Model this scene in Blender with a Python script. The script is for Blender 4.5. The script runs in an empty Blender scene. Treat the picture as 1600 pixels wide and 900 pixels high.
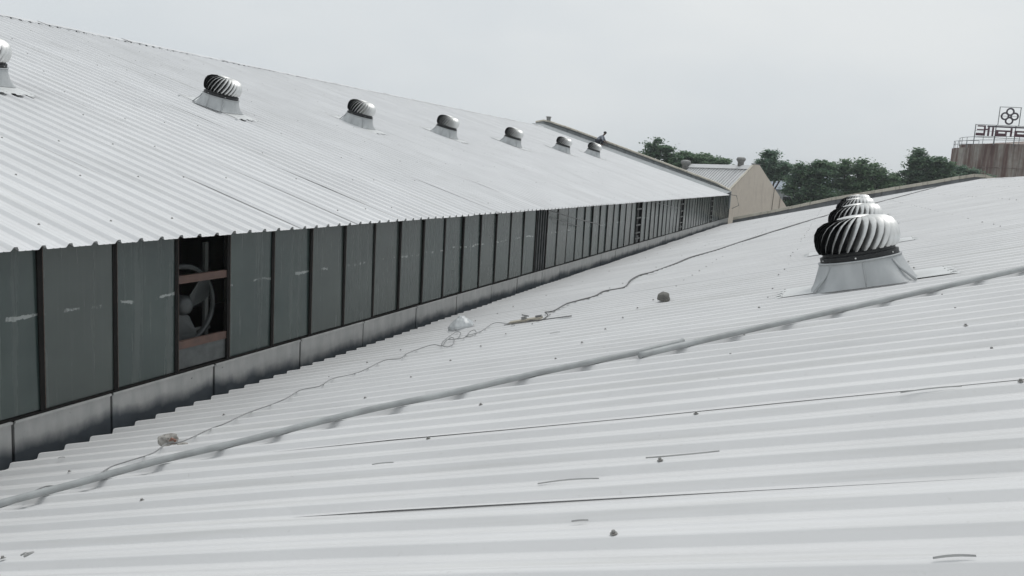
import bpy, math, random
from mathutils import Matrix, Vector, Euler
random.seed(7)
R = math.radians
scene = bpy.context.scene
C = scene.collection

# ------------------------------------------------------------------ camera
cd = bpy.data.cameras.new('camera')
cam = bpy.data.objects.new('camera', cd); C.objects.link(cam)
cd.sensor_width = 36.0; cd.lens = 1300.0/1600.0*36.0
cd.clip_start = 0.05; cd.clip_end = 5000
BX = (0.93104881, 0.10404111, -0.34974785)      # world X, Y, Z seen from the camera (right, down, forward)
BY = (0.36041861, -0.11254178, 0.92597666)
BZ = (0.05697839, -0.98818110, -0.14228024)
cam.matrix_world = Matrix(((BX[0], -BX[1], -BX[2], 0), (BY[0], -BY[1], -BY[2], 0), (BZ[0], -BZ[1], -BZ[2], 0), (0, 0, 0, 1)))
scene.camera = cam

# ------------------------------------------------------------------ sky, sun, exposure
SUN_EL, SUN_AZ = R(70), R(28)          # azimuth clockwise from +Y
w = bpy.data.worlds.new('World'); scene.world = w; w.use_nodes = True
nt = w.node_tree; nt.nodes.clear()
out = nt.nodes.new('ShaderNodeOutputWorld'); bg = nt.nodes.new('ShaderNodeBackground')
sky = nt.nodes.new('ShaderNodeTexSky'); sky.sky_type = 'NISHITA'; sky.sun_disc = False
sky.sun_elevation = SUN_EL; sky.sun_rotation = SUN_AZ; sky.dust_density = 6; sky.air_density = 1.0
hs = nt.nodes.new('ShaderNodeHueSaturation'); hs.inputs['Saturation'].default_value = 0.25
tc = nt.nodes.new('ShaderNodeTexCoord')
mp = nt.nodes.new('ShaderNodeMapping'); mp.inputs['Scale'].default_value = (1.2, 1.2, 3.0)
nz = nt.nodes.new('ShaderNodeTexNoise'); nz.inputs['Scale'].default_value = 1.25; nz.inputs['Detail'].default_value = 4
cr = nt.nodes.new('ShaderNodeValToRGB')
cr.color_ramp.elements[0].position = 0.3; cr.color_ramp.elements[0].color = (6.2, 6.8, 7.3, 1)
cr.color_ramp.elements[1].position = 0.7; cr.color_ramp.elements[1].color = (8.1, 8.4, 8.5, 1)
mx = nt.nodes.new('ShaderNodeMixRGB'); mx.inputs[0].default_value = 0.93
L = nt.links.new
L(sky.outputs[0], hs.inputs['Color']); L(tc.outputs['Generated'], mp.inputs[0]); L(mp.outputs[0], nz.inputs['Vector'])
L(nz.outputs['Fac'], cr.inputs[0]); L(hs.outputs[0], mx.inputs[1]); L(cr.outputs[0], mx.inputs[2])
L(mx.outputs[0], bg.inputs['Color']); bg.inputs['Strength'].default_value = 0.1; L(bg.outputs[0], out.inputs[0])
sd = bpy.data.lights.new('sun', 'SUN'); sd.energy = 1.25; sd.angle = R(22); sd.color = (1.0, 0.98, 0.95)
sun = bpy.data.objects.new('sun', sd); C.objects.link(sun)
sdir = Vector((math.sin(SUN_AZ)*math.cos(SUN_EL), math.cos(SUN_AZ)*math.cos(SUN_EL), math.sin(SUN_EL)))
sun.rotation_euler = sdir.to_track_quat('Z', 'Y').to_euler(); sun.location = (0, 0, 30)
vs = scene.view_settings; vs.view_transform = 'Standard'; vs.look = 'None'; vs.exposure = 0; vs.gamma = 1; vs.use_curve_mapping = False

# ------------------------------------------------------------------ materials
def lin(r, g, b):
    f = lambda c: (c/255/12.92 if c/255 <= 0.04045 else ((c/255+0.055)/1.055)**2.4)
    return (f(r), f(g), f(b), 1)
class NT:
    def __init__(s, name):
        s.m = bpy.data.materials.new(name); s.m.use_nodes = True; s.t = s.m.node_tree
        s.b = s.t.nodes['Principled BSDF']
    def n(s, typ, **kw):
        x = s.t.nodes.new(typ)
        for k, v in kw.items():
            if hasattr(x, k) and k not in ('Scale',): setattr(x, k, v)
            else: x.inputs[k].default_value = v
        return x
    def l(s, a, b): s.t.links.new(a, b)
    def coord(s, scale, kind='Object'):
        t = s.n('ShaderNodeTexCoord'); m = s.n('ShaderNodeMapping'); m.inputs['Scale'].default_value = scale
        s.l(t.outputs[kind], m.inputs[0]); return m.outputs[0]
    def noise(s, vec, scale=5, detail=4, rough=0.55):
        x = s.n('ShaderNodeTexNoise'); x.inputs['Scale'].default_value = scale; x.inputs['Detail'].default_value = detail
        x.inputs['Roughness'].default_value = rough; s.l(vec, x.inputs['Vector']); return x.outputs['Fac']
    def ramp(s, fac, stops):
        x = s.n('ShaderNodeValToRGB'); e = x.color_ramp.elements
        while len(e) < len(stops): e.new(0.5)
        for i, (p, c) in enumerate(stops): e[i].position = p; e[i].color = c
        s.l(fac, x.inputs[0]); return x.outputs[0]
    def mix(s, fac, a, b, mode='MIX'):
        x = s.n('ShaderNodeMixRGB'); x.blend_type = mode
        for i, v in enumerate((fac, a, b)):
            if hasattr(v, 'links'): s.l(v, x.inputs[i])
            else: x.inputs[i].default_value = v
        return x.outputs[0]
    def math(s, op, a, b=0.0):
        x = s.n('ShaderNodeMath'); x.operation = op
        for i, v in enumerate((a, b)):
            if hasattr(v, 'links'): s.l(v, x.inputs[i])
            else: x.inputs[i].default_value = v
        return x.outputs[0]
    def rnd(s): return s.n('ShaderNodeObjectInfo').outputs['Random']
    def bump(s, h, strength=0.2, dist=0.01):
        x = s.n('ShaderNodeBump'); x.inputs['Strength'].default_value = strength; x.inputs['Distance'].default_value = dist
        s.l(h, x.inputs['Height']); s.l(x.outputs[0], s.b.inputs['Normal'])
    def done(s, col=None, rough=0.5, metal=0.0, spec=None):
        if col is not None:
            if hasattr(col, 'links'): s.l(col, s.b.inputs['Base Color'])
            else: s.b.inputs['Base Color'].default_value = col
        if hasattr(rough, 'links'): s.l(rough, s.b.inputs['Roughness'])
        else: s.b.inputs['Roughness'].default_value = rough
        s.b.inputs['Metallic'].default_value = metal
        if spec is not None: s.b.inputs['Specular IOR Level'].default_value = spec
        return s.m
def g(v, a=1.0): return (v, v, v, 1)
def simple(name, a, b=None, rough=0.6, metal=0.0, scale=6, bump=0.0, vec=(1, 1, 1), spec=None):
    m = NT(name); b = b or tuple(c*0.75 for c in a[:3])+(1,)
    f = m.noise(m.coord(vec), scale, 5)
    col = m.mix(m.ramp(f, [(0.35, g(0)), (0.68, g(1))]), a, b)
    if bump: m.bump(f, bump, 0.02)
    return m.done(col, rough, metal, spec)

def roof_mat(name, base):
    m = NT(name); v = m.coord((1, 1, 1)); st = m.coord((0.25, 7, 7)); wv = m.coord((1, 1, 1))
    rn = m.rnd()
    off = m.n('ShaderNodeVectorMath'); off.operation = 'ADD'; cb = m.n('ShaderNodeCombineXYZ')
    m.l(m.math('MULTIPLY', rn, 37.0), cb.inputs[0]); m.l(m.math('MULTIPLY', rn, 91.0), cb.inputs[1])
    m.l(v, off.inputs[0]); m.l(cb.outputs[0], off.inputs[1]); v2 = off.outputs[0]
    off2 = m.n('ShaderNodeVectorMath'); off2.operation = 'ADD'; m.l(st, off2.inputs[0]); m.l(cb.outputs[0], off2.inputs[1])
    big = m.noise(v2, 0.7, 3); streak = m.noise(off2.outputs[0], 1.6, 5, 0.6); fine = m.noise(v2, 34, 3)
    c = m.mix(m.ramp(big, [(0.3, g(0)), (0.75, g(1))]), base, tuple(x*0.90 for x in base[:3])+(1,))
    c = m.mix(m.ramp(streak, [(0.53, g(0)), (0.76, g(0.42))]), c, (base[0]*0.70, base[1]*0.70, base[2]*0.67, 1))
    c = m.mix(m.ramp(fine, [(0.66, g(0)), (0.78, g(0.32))]), c, (base[0]*0.6, base[1]*0.58, base[2]*0.54, 1))
    c = m.mix(1.0, c, m.ramp(rn, [(0.0, g(0.945)), (1.0, g(1.0))]), 'MULTIPLY')
    m.bump(big, 0.15, 0.03)
    return m.done(c, m.ramp(streak, [(0.3, g(0.42)), (0.8, g(0.62))]), 0.0, 0.45)

M = {}
M['roof'] = roof_mat('painted_roof_sheet', (0.692, 0.690, 0.690, 1))
M['roof_up'] = roof_mat('painted_roof_sheet_upper', (0.692, 0.696, 0.703, 1))
M['screw'] = simple('screw_steel', (0.30, 0.30, 0.29, 1), (0.20, 0.19, 0.18, 1), 0.55, 0.5, 40)

def glass_mat():
    m = NT('dirty_green_glass'); rn = m.rnd(); v = m.coord((1, 1, 1)); st = m.coord((1, 5, 0.25))
    cb = m.n('ShaderNodeCombineXYZ'); m.l(m.math('MULTIPLY', rn, 57.0), cb.inputs[1]); m.l(m.math('MULTIPLY', rn, 13.0), cb.inputs[0])
    def plus(a):
        o = m.n('ShaderNodeVectorMath'); o.operation = 'ADD'; m.l(a, o.inputs[0]); m.l(cb.outputs[0], o.inputs[1]); return o.outputs[0]
    big = m.noise(plus(v), 1.5, 4); streak = m.noise(plus(st), 1.7, 5, 0.65); sm = m.noise(plus(m.coord((1, 4, 22))), 1.6, 6, 0.7)
    c = m.mix(m.ramp(big, [(0.3, g(0)), (0.7, g(1))]), (0.033, 0.050, 0.048, 1), (0.052, 0.072, 0.067, 1))
    c = m.mix(m.ramp(streak, [(0.5, g(0)), (0.8, g(0.45))]), c, (0.12, 0.132, 0.128, 1))
    c = m.mix(m.ramp(rn, [(0.6, g(0)), (1.0, g(0.4))]), c, (0.09, 0.092, 0.084, 1))
    # chalky smear about half way up the pane: a stain with its own outline
    sep = m.n('ShaderNodeSeparateXYZ'); tcn = m.n('ShaderNodeTexCoord'); m.l(tcn.outputs['Object'], sep.inputs[0])
    rag = m.noise(plus(m.coord((1, 9, 30))), 1.4, 4, 0.7)
    zz = m.math('ADD', sep.outputs[2], m.math('ADD', m.math('MULTIPLY', m.math('SUBTRACT', big, 0.5), 0.16), m.math('MULTIPLY', m.math('SUBTRACT', rag, 0.5), 0.07)))
    band = m.math('LESS_THAN', m.math('ABSOLUTE', m.math('SUBTRACT', zz, 0.93)), 0.015)
    brk = m.ramp(m.noise(plus(m.coord((1, 2.6, 1))), 1.5, 4, 0.7), [(0.52, g(0)), (0.60, g(0.85))])
    c = m.mix(m.math('MULTIPLY', band, brk), c, (0.30, 0.32, 0.31, 1))
    sp = m.ramp(sm, [(0.70, g(0)), (0.76, g(0.4))])
    c = m.mix(sp, c, (0.25, 0.27, 0.26, 1))
    foot = m.ramp(m.math('ADD', m.math('MULTIPLY', sep.outputs[2], -1.8), big), [(0.42, g(0)), (0.85, g(0.35))])
    c = m.mix(foot, c, (0.085, 0.087, 0.08, 1))
    return m.done(c, m.ramp(streak, [(0.3, g(0.16)), (0.75, g(0.34))]), 0.0, 0.65)
M['glass'] = glass_mat()
M['mullion'] = simple('rusty_black_steel', (0.008, 0.008, 0.008, 1), (0.013, 0.011, 0.010, 1), 0.75, 0.0, 9, spec=0.15)
M['edge'] = simple('rust_edge', (0.06, 0.04, 0.032, 1), (0.12, 0.095, 0.082, 1), 0.8, 0, 14)
M['rail'] = simple('red_oxide_rail', (0.11, 0.064, 0.050, 1), (0.07, 0.045, 0.038, 1), 0.7, 0, 8)
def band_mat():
    m = NT('cement_band'); rn = m.rnd(); tcn = m.n('ShaderNodeTexCoord'); geo = m.n('ShaderNodeNewGeometry')
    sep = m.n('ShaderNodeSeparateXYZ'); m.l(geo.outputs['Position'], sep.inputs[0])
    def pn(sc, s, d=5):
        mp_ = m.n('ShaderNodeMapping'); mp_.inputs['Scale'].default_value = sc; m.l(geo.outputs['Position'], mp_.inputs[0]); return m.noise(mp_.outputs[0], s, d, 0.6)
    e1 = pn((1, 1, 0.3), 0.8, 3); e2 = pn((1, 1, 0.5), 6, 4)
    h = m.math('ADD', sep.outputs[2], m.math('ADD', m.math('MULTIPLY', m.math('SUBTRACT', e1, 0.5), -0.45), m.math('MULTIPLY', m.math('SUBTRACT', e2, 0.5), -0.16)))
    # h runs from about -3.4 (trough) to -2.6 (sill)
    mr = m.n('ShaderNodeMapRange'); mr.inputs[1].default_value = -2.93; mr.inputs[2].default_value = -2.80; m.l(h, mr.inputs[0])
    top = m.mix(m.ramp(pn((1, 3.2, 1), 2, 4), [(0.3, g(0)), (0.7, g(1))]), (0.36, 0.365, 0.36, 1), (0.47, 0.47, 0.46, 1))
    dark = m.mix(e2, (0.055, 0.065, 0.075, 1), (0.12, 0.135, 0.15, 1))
    c = m.mix(mr.outputs[0], dark, top)  # darker tone towards the bottom, ragged edge against the paler top
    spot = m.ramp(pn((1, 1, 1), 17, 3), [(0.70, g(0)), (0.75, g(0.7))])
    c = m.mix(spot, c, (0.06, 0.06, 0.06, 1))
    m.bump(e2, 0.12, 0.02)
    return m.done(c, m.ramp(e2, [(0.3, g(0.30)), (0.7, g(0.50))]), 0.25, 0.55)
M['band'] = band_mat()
M['dark'] = simple('dark_interior', (0.012, 0.012, 0.013, 1), (0.02, 0.02, 0.02, 1), 0.9)
M['steel_grey'] = simple('grey_painted_steel', (0.12, 0.125, 0.12, 1), (0.085, 0.09, 0.088, 1), 0.5, 0.1, 5)
M['fan'] = simple('grey_fan_metal', (0.065, 0.071, 0.072, 1), (0.035, 0.04, 0.04, 1), 0.5, 0.2, 4)
M['sheet_scrap'] = simple('dull_zinc_panel', (0.11, 0.12, 0.12, 1), (0.065, 0.07, 0.07, 1), 0.55, 0.3, 5)
def stained(name, a, b, dark, rough=0.8):
    m = NT(name); f = m.noise(m.coord((1, 1, 1)), 1.6, 5); s = m.noise(m.coord((3, 3, 0.5)), 1.3, 5, 0.65)
    c = m.mix(m.ramp(f, [(0.3, g(0)), (0.7, g(1))]), a, b)
    c = m.mix(m.ramp(s, [(0.52, g(0)), (0.75, g(0.75))]), c, dark)
    m.bump(f, 0.3, 0.03)
    return m.done(c, rough, 0, 0.25)
M['parapet'] = stained('whitewashed_parapet', (0.34, 0.36, 0.37, 1), (0.27, 0.285, 0.29, 1), (0.13, 0.13, 0.125, 1))
M['parapet_dark'] = stained('mouldy_parapet', (0.27, 0.28, 0.285, 1), (0.17, 0.175, 0.18, 1), (0.08, 0.08, 0.08, 1))
M['coping'] = stained('weathered_cream_coping', (0.70, 0.65, 0.55, 1), (0.56, 0.52, 0.44, 1), (0.26, 0.23, 0.19, 1))
M['beige'] = stained('beige_render', (0.78, 0.70, 0.61, 1), (0.73, 0.65, 0.565, 1), (0.60, 0.53, 0.465, 1))
M['white_wall'] = stained('white_far_wall', (0.5, 0.52, 0.54, 1), (0.45, 0.47, 0.49, 1), (0.35, 0.36, 0.37, 1))
M['slate'] = simple('blue_grey_roof', (0.27, 0.31, 0.36, 1), (0.24, 0.275, 0.32, 1), 0.6, 0, 2)
M['vent_metal'] = simple('mill_finish_aluminium', (0.74, 0.74, 0.73, 1), (0.62, 0.62, 0.60, 1), 0.46, 0.92, 5, vec=(3, 3, 0.6))
M['vent_old'] = simple('weathered_grey_metal', (0.30, 0.30, 0.29, 1), (0.22, 0.22, 0.215, 1), 0.6, 0.3, 5)
M['black'] = simple('black_collar_and_vent_shade', (0.007, 0.008, 0.009, 1), (0.014, 0.015, 0.016, 1), 0.5, 0, 8)  # the collar's own black, also used as shade inside the rotor
M['frp'] = simple('grey_white_moulded_base', (0.46, 0.475, 0.48, 1), (0.36, 0.375, 0.38, 1), 0.5, 0, 2.5, vec=(2, 2, 0.6))
M['flash'] = simple('vent_flashing_sheet', (0.66, 0.67, 0.67, 1), (0.54, 0.55, 0.545, 1), 0.5, 0, 2.5)
M['pipe'] = simple('grey_conduit', (0.38, 0.395, 0.395, 1), (0.27, 0.28, 0.28, 1), 0.5, 0, 5)
M['cable'] = simple('grey_cable', (0.27, 0.275, 0.275, 1), (0.19, 0.19, 0.19, 1), 0.6, 0, 8)
M['cable_dark'] = simple('dark_cable', (0.12, 0.12, 0.12, 1), (0.08, 0.08, 0.08, 1), 0.6, 0, 8)
M['stone'] = simple('grey_stone', (0.20, 0.195, 0.18, 1), (0.10, 0.098, 0.09, 1), 0.9, 0, 7, 0.6)
M['lime'] = simple('mortar_white', (0.40, 0.385, 0.36, 1), (0.20, 0.19, 0.175, 1), 0.9, 0, 16, 0.6)
M['brick'] = simple('broken_brick', (0.25, 0.13, 0.095, 1), (0.18, 0.10, 0.08, 1), 0.9, 0, 14, 0.4)
M['bag'] = simple('white_plastic_bag', (0.52, 0.54, 0.545, 1), (0.40, 0.42, 0.43, 1), 0.32, 0, 9)
M['wood'] = simple('pale_board', (0.44, 0.41, 0.34, 1), (0.33, 0.30, 0.25, 1), 0.8, 0, 6, vec=(1, 8, 1))
M['twig'] = simple('dry_brown_scrap', (0.13, 0.095, 0.065, 1), (0.07, 0.05, 0.035, 1), 0.9)
M['scratch'] = simple('dull_grey_scrap', (0.38, 0.38, 0.375, 1), (0.26, 0.26, 0.255, 1), 0.7)
M['skin'] = simple('skin', (0.12, 0.065, 0.045, 1), None, 0.6)
M['hair'] = simple('black_hair', (0.012, 0.011, 0.011, 1), None, 0.7)
M['shirt'] = simple('grey_white_shirt', (0.36, 0.38, 0.42, 1), (0.16, 0.17, 0.21, 1), 0.9, 0, 9)
M['trousers'] = simple('dark_navy_trousers', (0.025, 0.028, 0.04, 1), None, 0.9)
M['bark'] = simple('bark', (0.09, 0.07, 0.055, 1), (0.05, 0.04, 0.03, 1), 0.95, 0, 6)
def leaf_mat(name, a, b, d):
    m = NT(name); f = m.noise(m.coord((1, 1, 1.6)), 0.9, 4); h = m.noise(m.coord((1, 1, 1)), 2.2, 3)
    c = m.mix(m.ramp(f, [(0.35, g(0)), (0.65, g(1))]), a, b)
    c = m.mix(m.ramp(h, [(0.46, g(0)), (0.62, g(0.85))]), c, d)  # pale leaf clumps, highlights put into the colour by noise
    tr = m.n('ShaderNodeBsdfTranslucent'); m.l(c, tr.inputs['Color']); ms = m.n('ShaderNodeMixShader'); ms.inputs[0].default_value = 0.5
    m.done(c, 0.6, 0, 0.4); m.l(m.b.outputs[0], ms.inputs[1]); m.l(tr.outputs[0], ms.inputs[2]); m.l(ms.outputs[0], m.t.nodes['Material Output'].inputs['Surface'])
    return m.m
M['leaf'] = leaf_mat('leaves_mid_green', (0.075, 0.144, 0.088, 1), (0.138, 0.231, 0.125, 1), (0.21, 0.29, 0.165, 1))
M['leaf_dark'] = leaf_mat('leaves_dark_green', (0.062, 0.125, 0.081, 1), (0.112, 0.200, 0.112, 1), (0.19, 0.265, 0.155, 1))
M['leaf_blue'] = leaf_mat('leaves_blue_green', (0.081, 0.156, 0.112, 1), (0.144, 0.237, 0.156, 1), (0.21, 0.29, 0.195, 1))
def rust_mat():
    m = NT('rust_streaked_concrete'); v = m.coord((1, 1, 1)); st = m.coord((0.9, 0.9, 0.07)); st2 = m.coord((3.2, 3.2, 0.15))
    f = m.noise(st, 0.9, 4, 0.6); f2 = m.noise(st2, 0.9, 5, 0.65); n = m.noise(v, 1.2, 5)
    c = m.mix(m.ramp(n, [(0.3, g(0)), (0.7, g(1))]), (0.42, 0.40, 0.365, 1), (0.31, 0.27, 0.24, 1))
    c = m.mix(m.ramp(f, [(0.42, g(0)), (0.58, g(0.9))]), c, (0.125, 0.060, 0.048, 1))
    c = m.mix(m.ramp(f2, [(0.52, g(0)), (0.68, g(0.65))]), c, (0.065, 0.040, 0.036, 1))
    m.bump(f2, 0.3, 0.05)
    return m.done(c, 0.85, 0, 0.25)
M['rust'] = rust_mat()
M['thin_steel'] = simple('grey_handrail_steel', (0.17, 0.19, 0.20, 1), (0.12, 0.13, 0.14, 1), 0.6, 0.2)
M['sign_pale'] = simple('pale_sign_board', (0.80, 0.79, 0.82, 1), (0.72, 0.71, 0.75, 1), 0.6)
M['maroon'] = simple('maroon_sign_paint', (0.085, 0.016, 0.035, 1), (0.065, 0.016, 0.032, 1), 0.6)
M['plum'] = simple('dark_plum_paint', (0.045, 0.03, 0.05, 1), None, 0.6)
M['soil'] = simple('dusty_ground', (0.16, 0.14, 0.11, 1), (0.10, 0.10, 0.07, 1), 0.95, 0, 0.15)
M['slab'] = simple('grey_concrete', (0.25, 0.25, 0.24, 1), (0.19, 0.19, 0.185, 1), 0.9, 0, 1.2)

# ------------------------------------------------------------------ mesh helpers
class MB:
    def __init__(s): s.v = []; s.f = []
    def add(s, v, f):
        o = len(s.v); s.v += [tuple(p) for p in v]; s.f += [tuple(i+o for i in q) for q in f]; return s
    def box(s, c, d, rot=None):
        x, y, z = d[0]/2, d[1]/2, d[2]/2
        v = [Vector((a*x, b*y, e*z)) for a in (-1, 1) for b in (-1, 1) for e in (-1, 1)]
        if rot is not None: v = [rot @ p for p in v]
        v = [p+Vector(c) for p in v]
        return s.add(v, [(0, 1, 3, 2), (4, 6, 7, 5), (0, 4, 5, 1), (2, 3, 7, 6), (0, 2, 6, 4), (1, 5, 7, 3)])
    def cyl(s, a, b, r0, r1=None, n=10, caps=True):
        a = Vector(a); b = Vector(b); r1 = r0 if r1 is None else r1; d = (b-a).normalized()
        u = d.orthogonal().normalized(); w_ = d.cross(u)
        v = []
        for p, r in ((a, r0), (b, r1)):
            for i in range(n):
                t = 2*math.pi*i/n; v.append(p+u*(r*math.cos(t))+w_*(r*math.sin(t)))
        f = [(i, (i+1) % n, n+(i+1) % n, n+i) for i in range(n)]
        if caps: f += [tuple(reversed(range(n))), tuple(range(n, 2*n))]
        return s.add(v, f)
    def tube(s, pts, r, n=8, caps=True):
        pts = [Vector(p) for p in pts]; v = []; up = None
        for i, p in enumerate(pts):
            d = (pts[min(i+1, len(pts)-1)]-pts[max(i-1, 0)])
            d = d.normalized() if d.length > 1e-9 else Vector((0, 1, 0))
            u = Vector((0, 0, 1)).cross(d)
            u = u.normalized() if u.length > 1e-4 else d.orthogonal().normalized()
            w_ = d.cross(u); rr = r[i] if isinstance(r, (list, tuple)) else r
            for k in range(n):
                t = 2*math.pi*k/n; v.append(p+u*(rr*math.cos(t))+w_*(rr*math.sin(t)))
        f = []
        for i in range(len(pts)-1):
            for k in range(n):
                f.append((i*n+k, i*n+(k+1) % n, (i+1)*n+(k+1) % n, (i+1)*n+k))
        if caps: f += [tuple(reversed(range(n))), tuple(range((len(pts)-1)*n, len(pts)*n))]
        return s.add(v, f)
    def lathe(s, prof, n=24, caps=(True, True)):
        v = []; f = []
        for r, z in prof:
            for i in range(n):
                t = 2*math.pi*i/n; v.append((r*math.cos(t), r*math.sin(t), z))
        for j in range(len(prof)-1):
            for i in range(n):
                f.append((j*n+i, j*n+(i+1) % n, (j+1)*n+(i+1) % n, (j+1)*n+i))
        if caps[0]: f.append(tuple(reversed(range(n))))
        if caps[1]: f.append(tuple(range((len(prof)-1)*n, len(prof)*n)))
        return s.add(v, f)
    def prism(s, poly, depth_vec):
        n = len(poly); d = Vector(depth_vec); v = [Vector(p) for p in poly]+[Vector(p)+d for p in poly]
        return s.add(v, [tuple(range(n)), tuple(reversed(range(n, 2*n)))]+[(i, n+i, n+(i+1) % n, (i+1) % n) for i in range(n)])
    def mesh(s, name, mat, smooth=False):
        me = bpy.data.meshes.new(name); me.from_pydata(s.v, [], s.f); me.update()
        if mat: me.materials.append(mat)
        if smooth: me.polygons.foreach_set('use_smooth', [True]*len(me.polygons))
        return me
def link(name, me, parent=None, loc=(0, 0, 0), rot=(0, 0, 0)):
    o = bpy.data.objects.new(name, me); C.objects.link(o)
    if parent is not None: o.parent = parent
    o.location = loc; o.rotation_euler = rot; return o
def tag(o, label=None, cat=None, group=None, kind=None):
    if label: o['label'] = label
    if cat: o['category'] = cat
    if group: o['group'] = group
    if kind: o['kind'] = kind
    return o
def empty(name, loc=(0, 0, 0), rot=(0, 0, 0)):
    o = bpy.data.objects.new(name, None); C.objects.link(o); o.location = loc; o.rotation_euler = rot
    o.empty_display_size = 0.2; return o

# ------------------------------------------------------------------ key dimensions (metres, camera at the origin)
GZ = -9.3                                  # ground level
YN, YF = -4.0, 61.5                        # near and far end of the roofs
SR, AR = 0.264, math.atan(0.264)           # slope of the lower roof, rising to +X
SL, AL = 0.296, math.atan(0.296)           # slope of the upper roof, rising to -X
LX, LZ = -6.64, -2.925                     # low edge of the lower roof
EX, EZ = -6.74, -0.985                     # eave of the upper roof
RRX = 7.9; LRX = -20.9
zr = lambda x: LZ+SR*(x-LX)
zl = lambda x: EZ+SL*(EX-x)
PITCH = 0.29; NR = 5; SW = PITCH*NR

# ------------------------------------------------------------------ ground
gm = MB(); gm.add([(-1500, -600, GZ), (1500, -600, GZ), (1500, 2500, GZ), (-1500, 2500, GZ)], [(0, 1, 2, 3)])
tag(link('ground', gm.mesh('ground', M['soil'])), kind='structure')

# ------------------------------------------------------------------ roof sheets
RIB = [(0.0, 0.0), (0.007, 0.004), (0.026, 0.036), (0.034, 0.041), (0.060, 0.041), (0.068, 0.036), (0.087, 0.004), (0.094, 0.0),
       (0.150, 0.0), (0.155, 0.004), (0.163, 0.004), (0.168, 0.0), (0.220, 0.0), (0.225, 0.004), (0.233, 0.004), (0.238, 0.0)]
def sheet_mesh(name, length, mat, seed, flip=False, nseg=18):
    rg = random.Random(seed); prof = [(-0.022, 0.0)]
    for k in range(NR): prof += [(k*PITCH+a, b) for a, b in RIB]
    prof += [(NR*PITCH+a, b) for a, b in RIB[:8]]
    ph = [rg.uniform(0, 6.28) for _ in range(8)]; am = rg.uniform(0.0015, 0.004)
    lift = [max(0.0, rg.gauss(-0.001, 0.009)) for _ in range(nseg+1)]
    if flip:
        for i in range(1, rg.choice((1, 3, 4, 6))): lift[i] += 0.017
    lift = [lift[1]*0.8 if flip else 0.0]+[(lift[i-1]+lift[i]*2+lift[i+1])/4 for i in range(1, nseg)]+[0.004]
    b = MB(); n = len(prof)
    for i in range(nseg+1):
        u = length*i/nseg
        for j, (v, z) in enumerate(prof):
            zz = z+am*math.sin(u*0.9+ph[0]+v*2.1)+0.0018*math.sin(u*2.3+ph[1]+v*5.0)
            zz += 0.0018*(1-v/(NR*PITCH))
            if j == 0: zz += lift[i]-0.008
            if j == 1: zz += lift[i]*0.45-0.003
            b.v.append((u, -v if flip else v, zz))
    for i in range(nseg):
        for j in range(n-1):
            q = (i*n+j, (i+1)*n+j, (i+1)*n+j+1, i*n+j+1); b.f.append(q if not flip else q[::-1])
    me = b.mesh(name, mat, True); return me

lower = empty('lower_shed', (0, 20, GZ)); tag(lower, 'lower factory shed with white ribbed metal roof in the foreground', 'factory shed')
upper = empty('upper_shed', (-14, 20, GZ)); tag(upper, 'taller factory shed with dark glazed side wall and white ribbed roof at left', 'factory shed')
LO = Vector((0, 20, GZ)); UO = Vector((-14, 20, GZ))
def lp(name, me, loc=(0, 0, 0), rot=(0, 0, 0)): return link(name, me, lower, Vector(loc)-LO, rot)
def up(name, me, loc=(0, 0, 0), rot=(0, 0, 0)): return link(name, me, upper, Vector(loc)-UO, rot)

lenR = (RRX-LX)/math.cos(AR)+0.02; lenL = (EX-LRX)/math.cos(AL)+0.02
low_var = [sheet_mesh('lower_roof_sheet', lenR, M['roof'], 11+i) for i in range(5)]
up_var = [sheet_mesh('upper_roof_sheet', lenL, M['roof_up'], 31+i, flip=True) for i in range(5)]
rs = random.Random(5)
Y0R = 3.36-5*SW
k = 0
while Y0R+k*SW+SW < 56.5:
    y = Y0R+k*SW
    lp('roof_sheet', low_var[(k*3) % 5], (LX+rs.uniform(-0.02, 0.02), y, LZ+rs.uniform(-0.001, 0.001)), (rs.uniform(-0.0005, 0.0005), -AR, 0)); k += 1
YRE = Y0R+k*SW
Y0L = 8.15-8*SW
k = 0
while Y0L+k*SW+SW < 59.4:
    y = Y0L+k*SW
    up('roof_sheet', up_var[(k*2) % 5], (EX+rs.uniform(-0.015, 0.015), y, EZ+rs.uniform(-0.002, 0.002)), (rs.uniform(-0.0012, 0.0012), -AL, math.pi)); k += 1

# far sides of both roofs, end walls, hidden lower walls
def ridge_caps(fn, rx, rz, a, mat, y0, y1):
    n = 0; y = y0
    ms = []
    for s in range(3):
        rg = random.Random(70+s); b = MB(); segs = 10; Lc = 1.5; hw = 0.34
        rows = []
        for side in (-1, 0, 1):
            row = []
            for i in range(segs+1):
                yy = Lc*i/segs; wob = rg.uniform(-0.012, 0.012) if side else 0
                drop = abs(side)*hw*math.tan(a)
                row.append((side*hw, yy, 0.055-drop+abs(side)*0.004+wob*0.6))
            rows.append(row)
        for r_ in rows: b.v += r_
        w_ = segs+1
        for j in range(2):
            for i in range(segs): b.f.append((j*w_+i, (j+1)*w_+i, (j+1)*w_+i+1, j*w_+i+1))
        # folded-down scalloped lips that sit between the ribs
        for side in (-1, 1):
            for i in range(5):
                yy = 0.02+i*0.29+0.1; zt = 0.055-hw*math.tan(a)
                b.box((side*(hw+0.002), yy+0.09, zt-0.022), (0.006, rg.choice((0.15, 0.2, 0.27, 0.285, 0.285)), 0.04))
        ms.append(b.mesh('ridge_cap', mat))
    while y < y1:
        fn('ridge_cap', ms[n % 3], (rx, y, rz+rs.uniform(-0.004, 0.012)-(0.03 if y > 14 else 0)), (0, 0, rs.uniform(-0.004, 0.004))); y += 1.45; n += 1
ridge_caps(up, LRX, zl(LRX)+0.02, AL, M['roof_up'], -3.0, YF)
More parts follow.
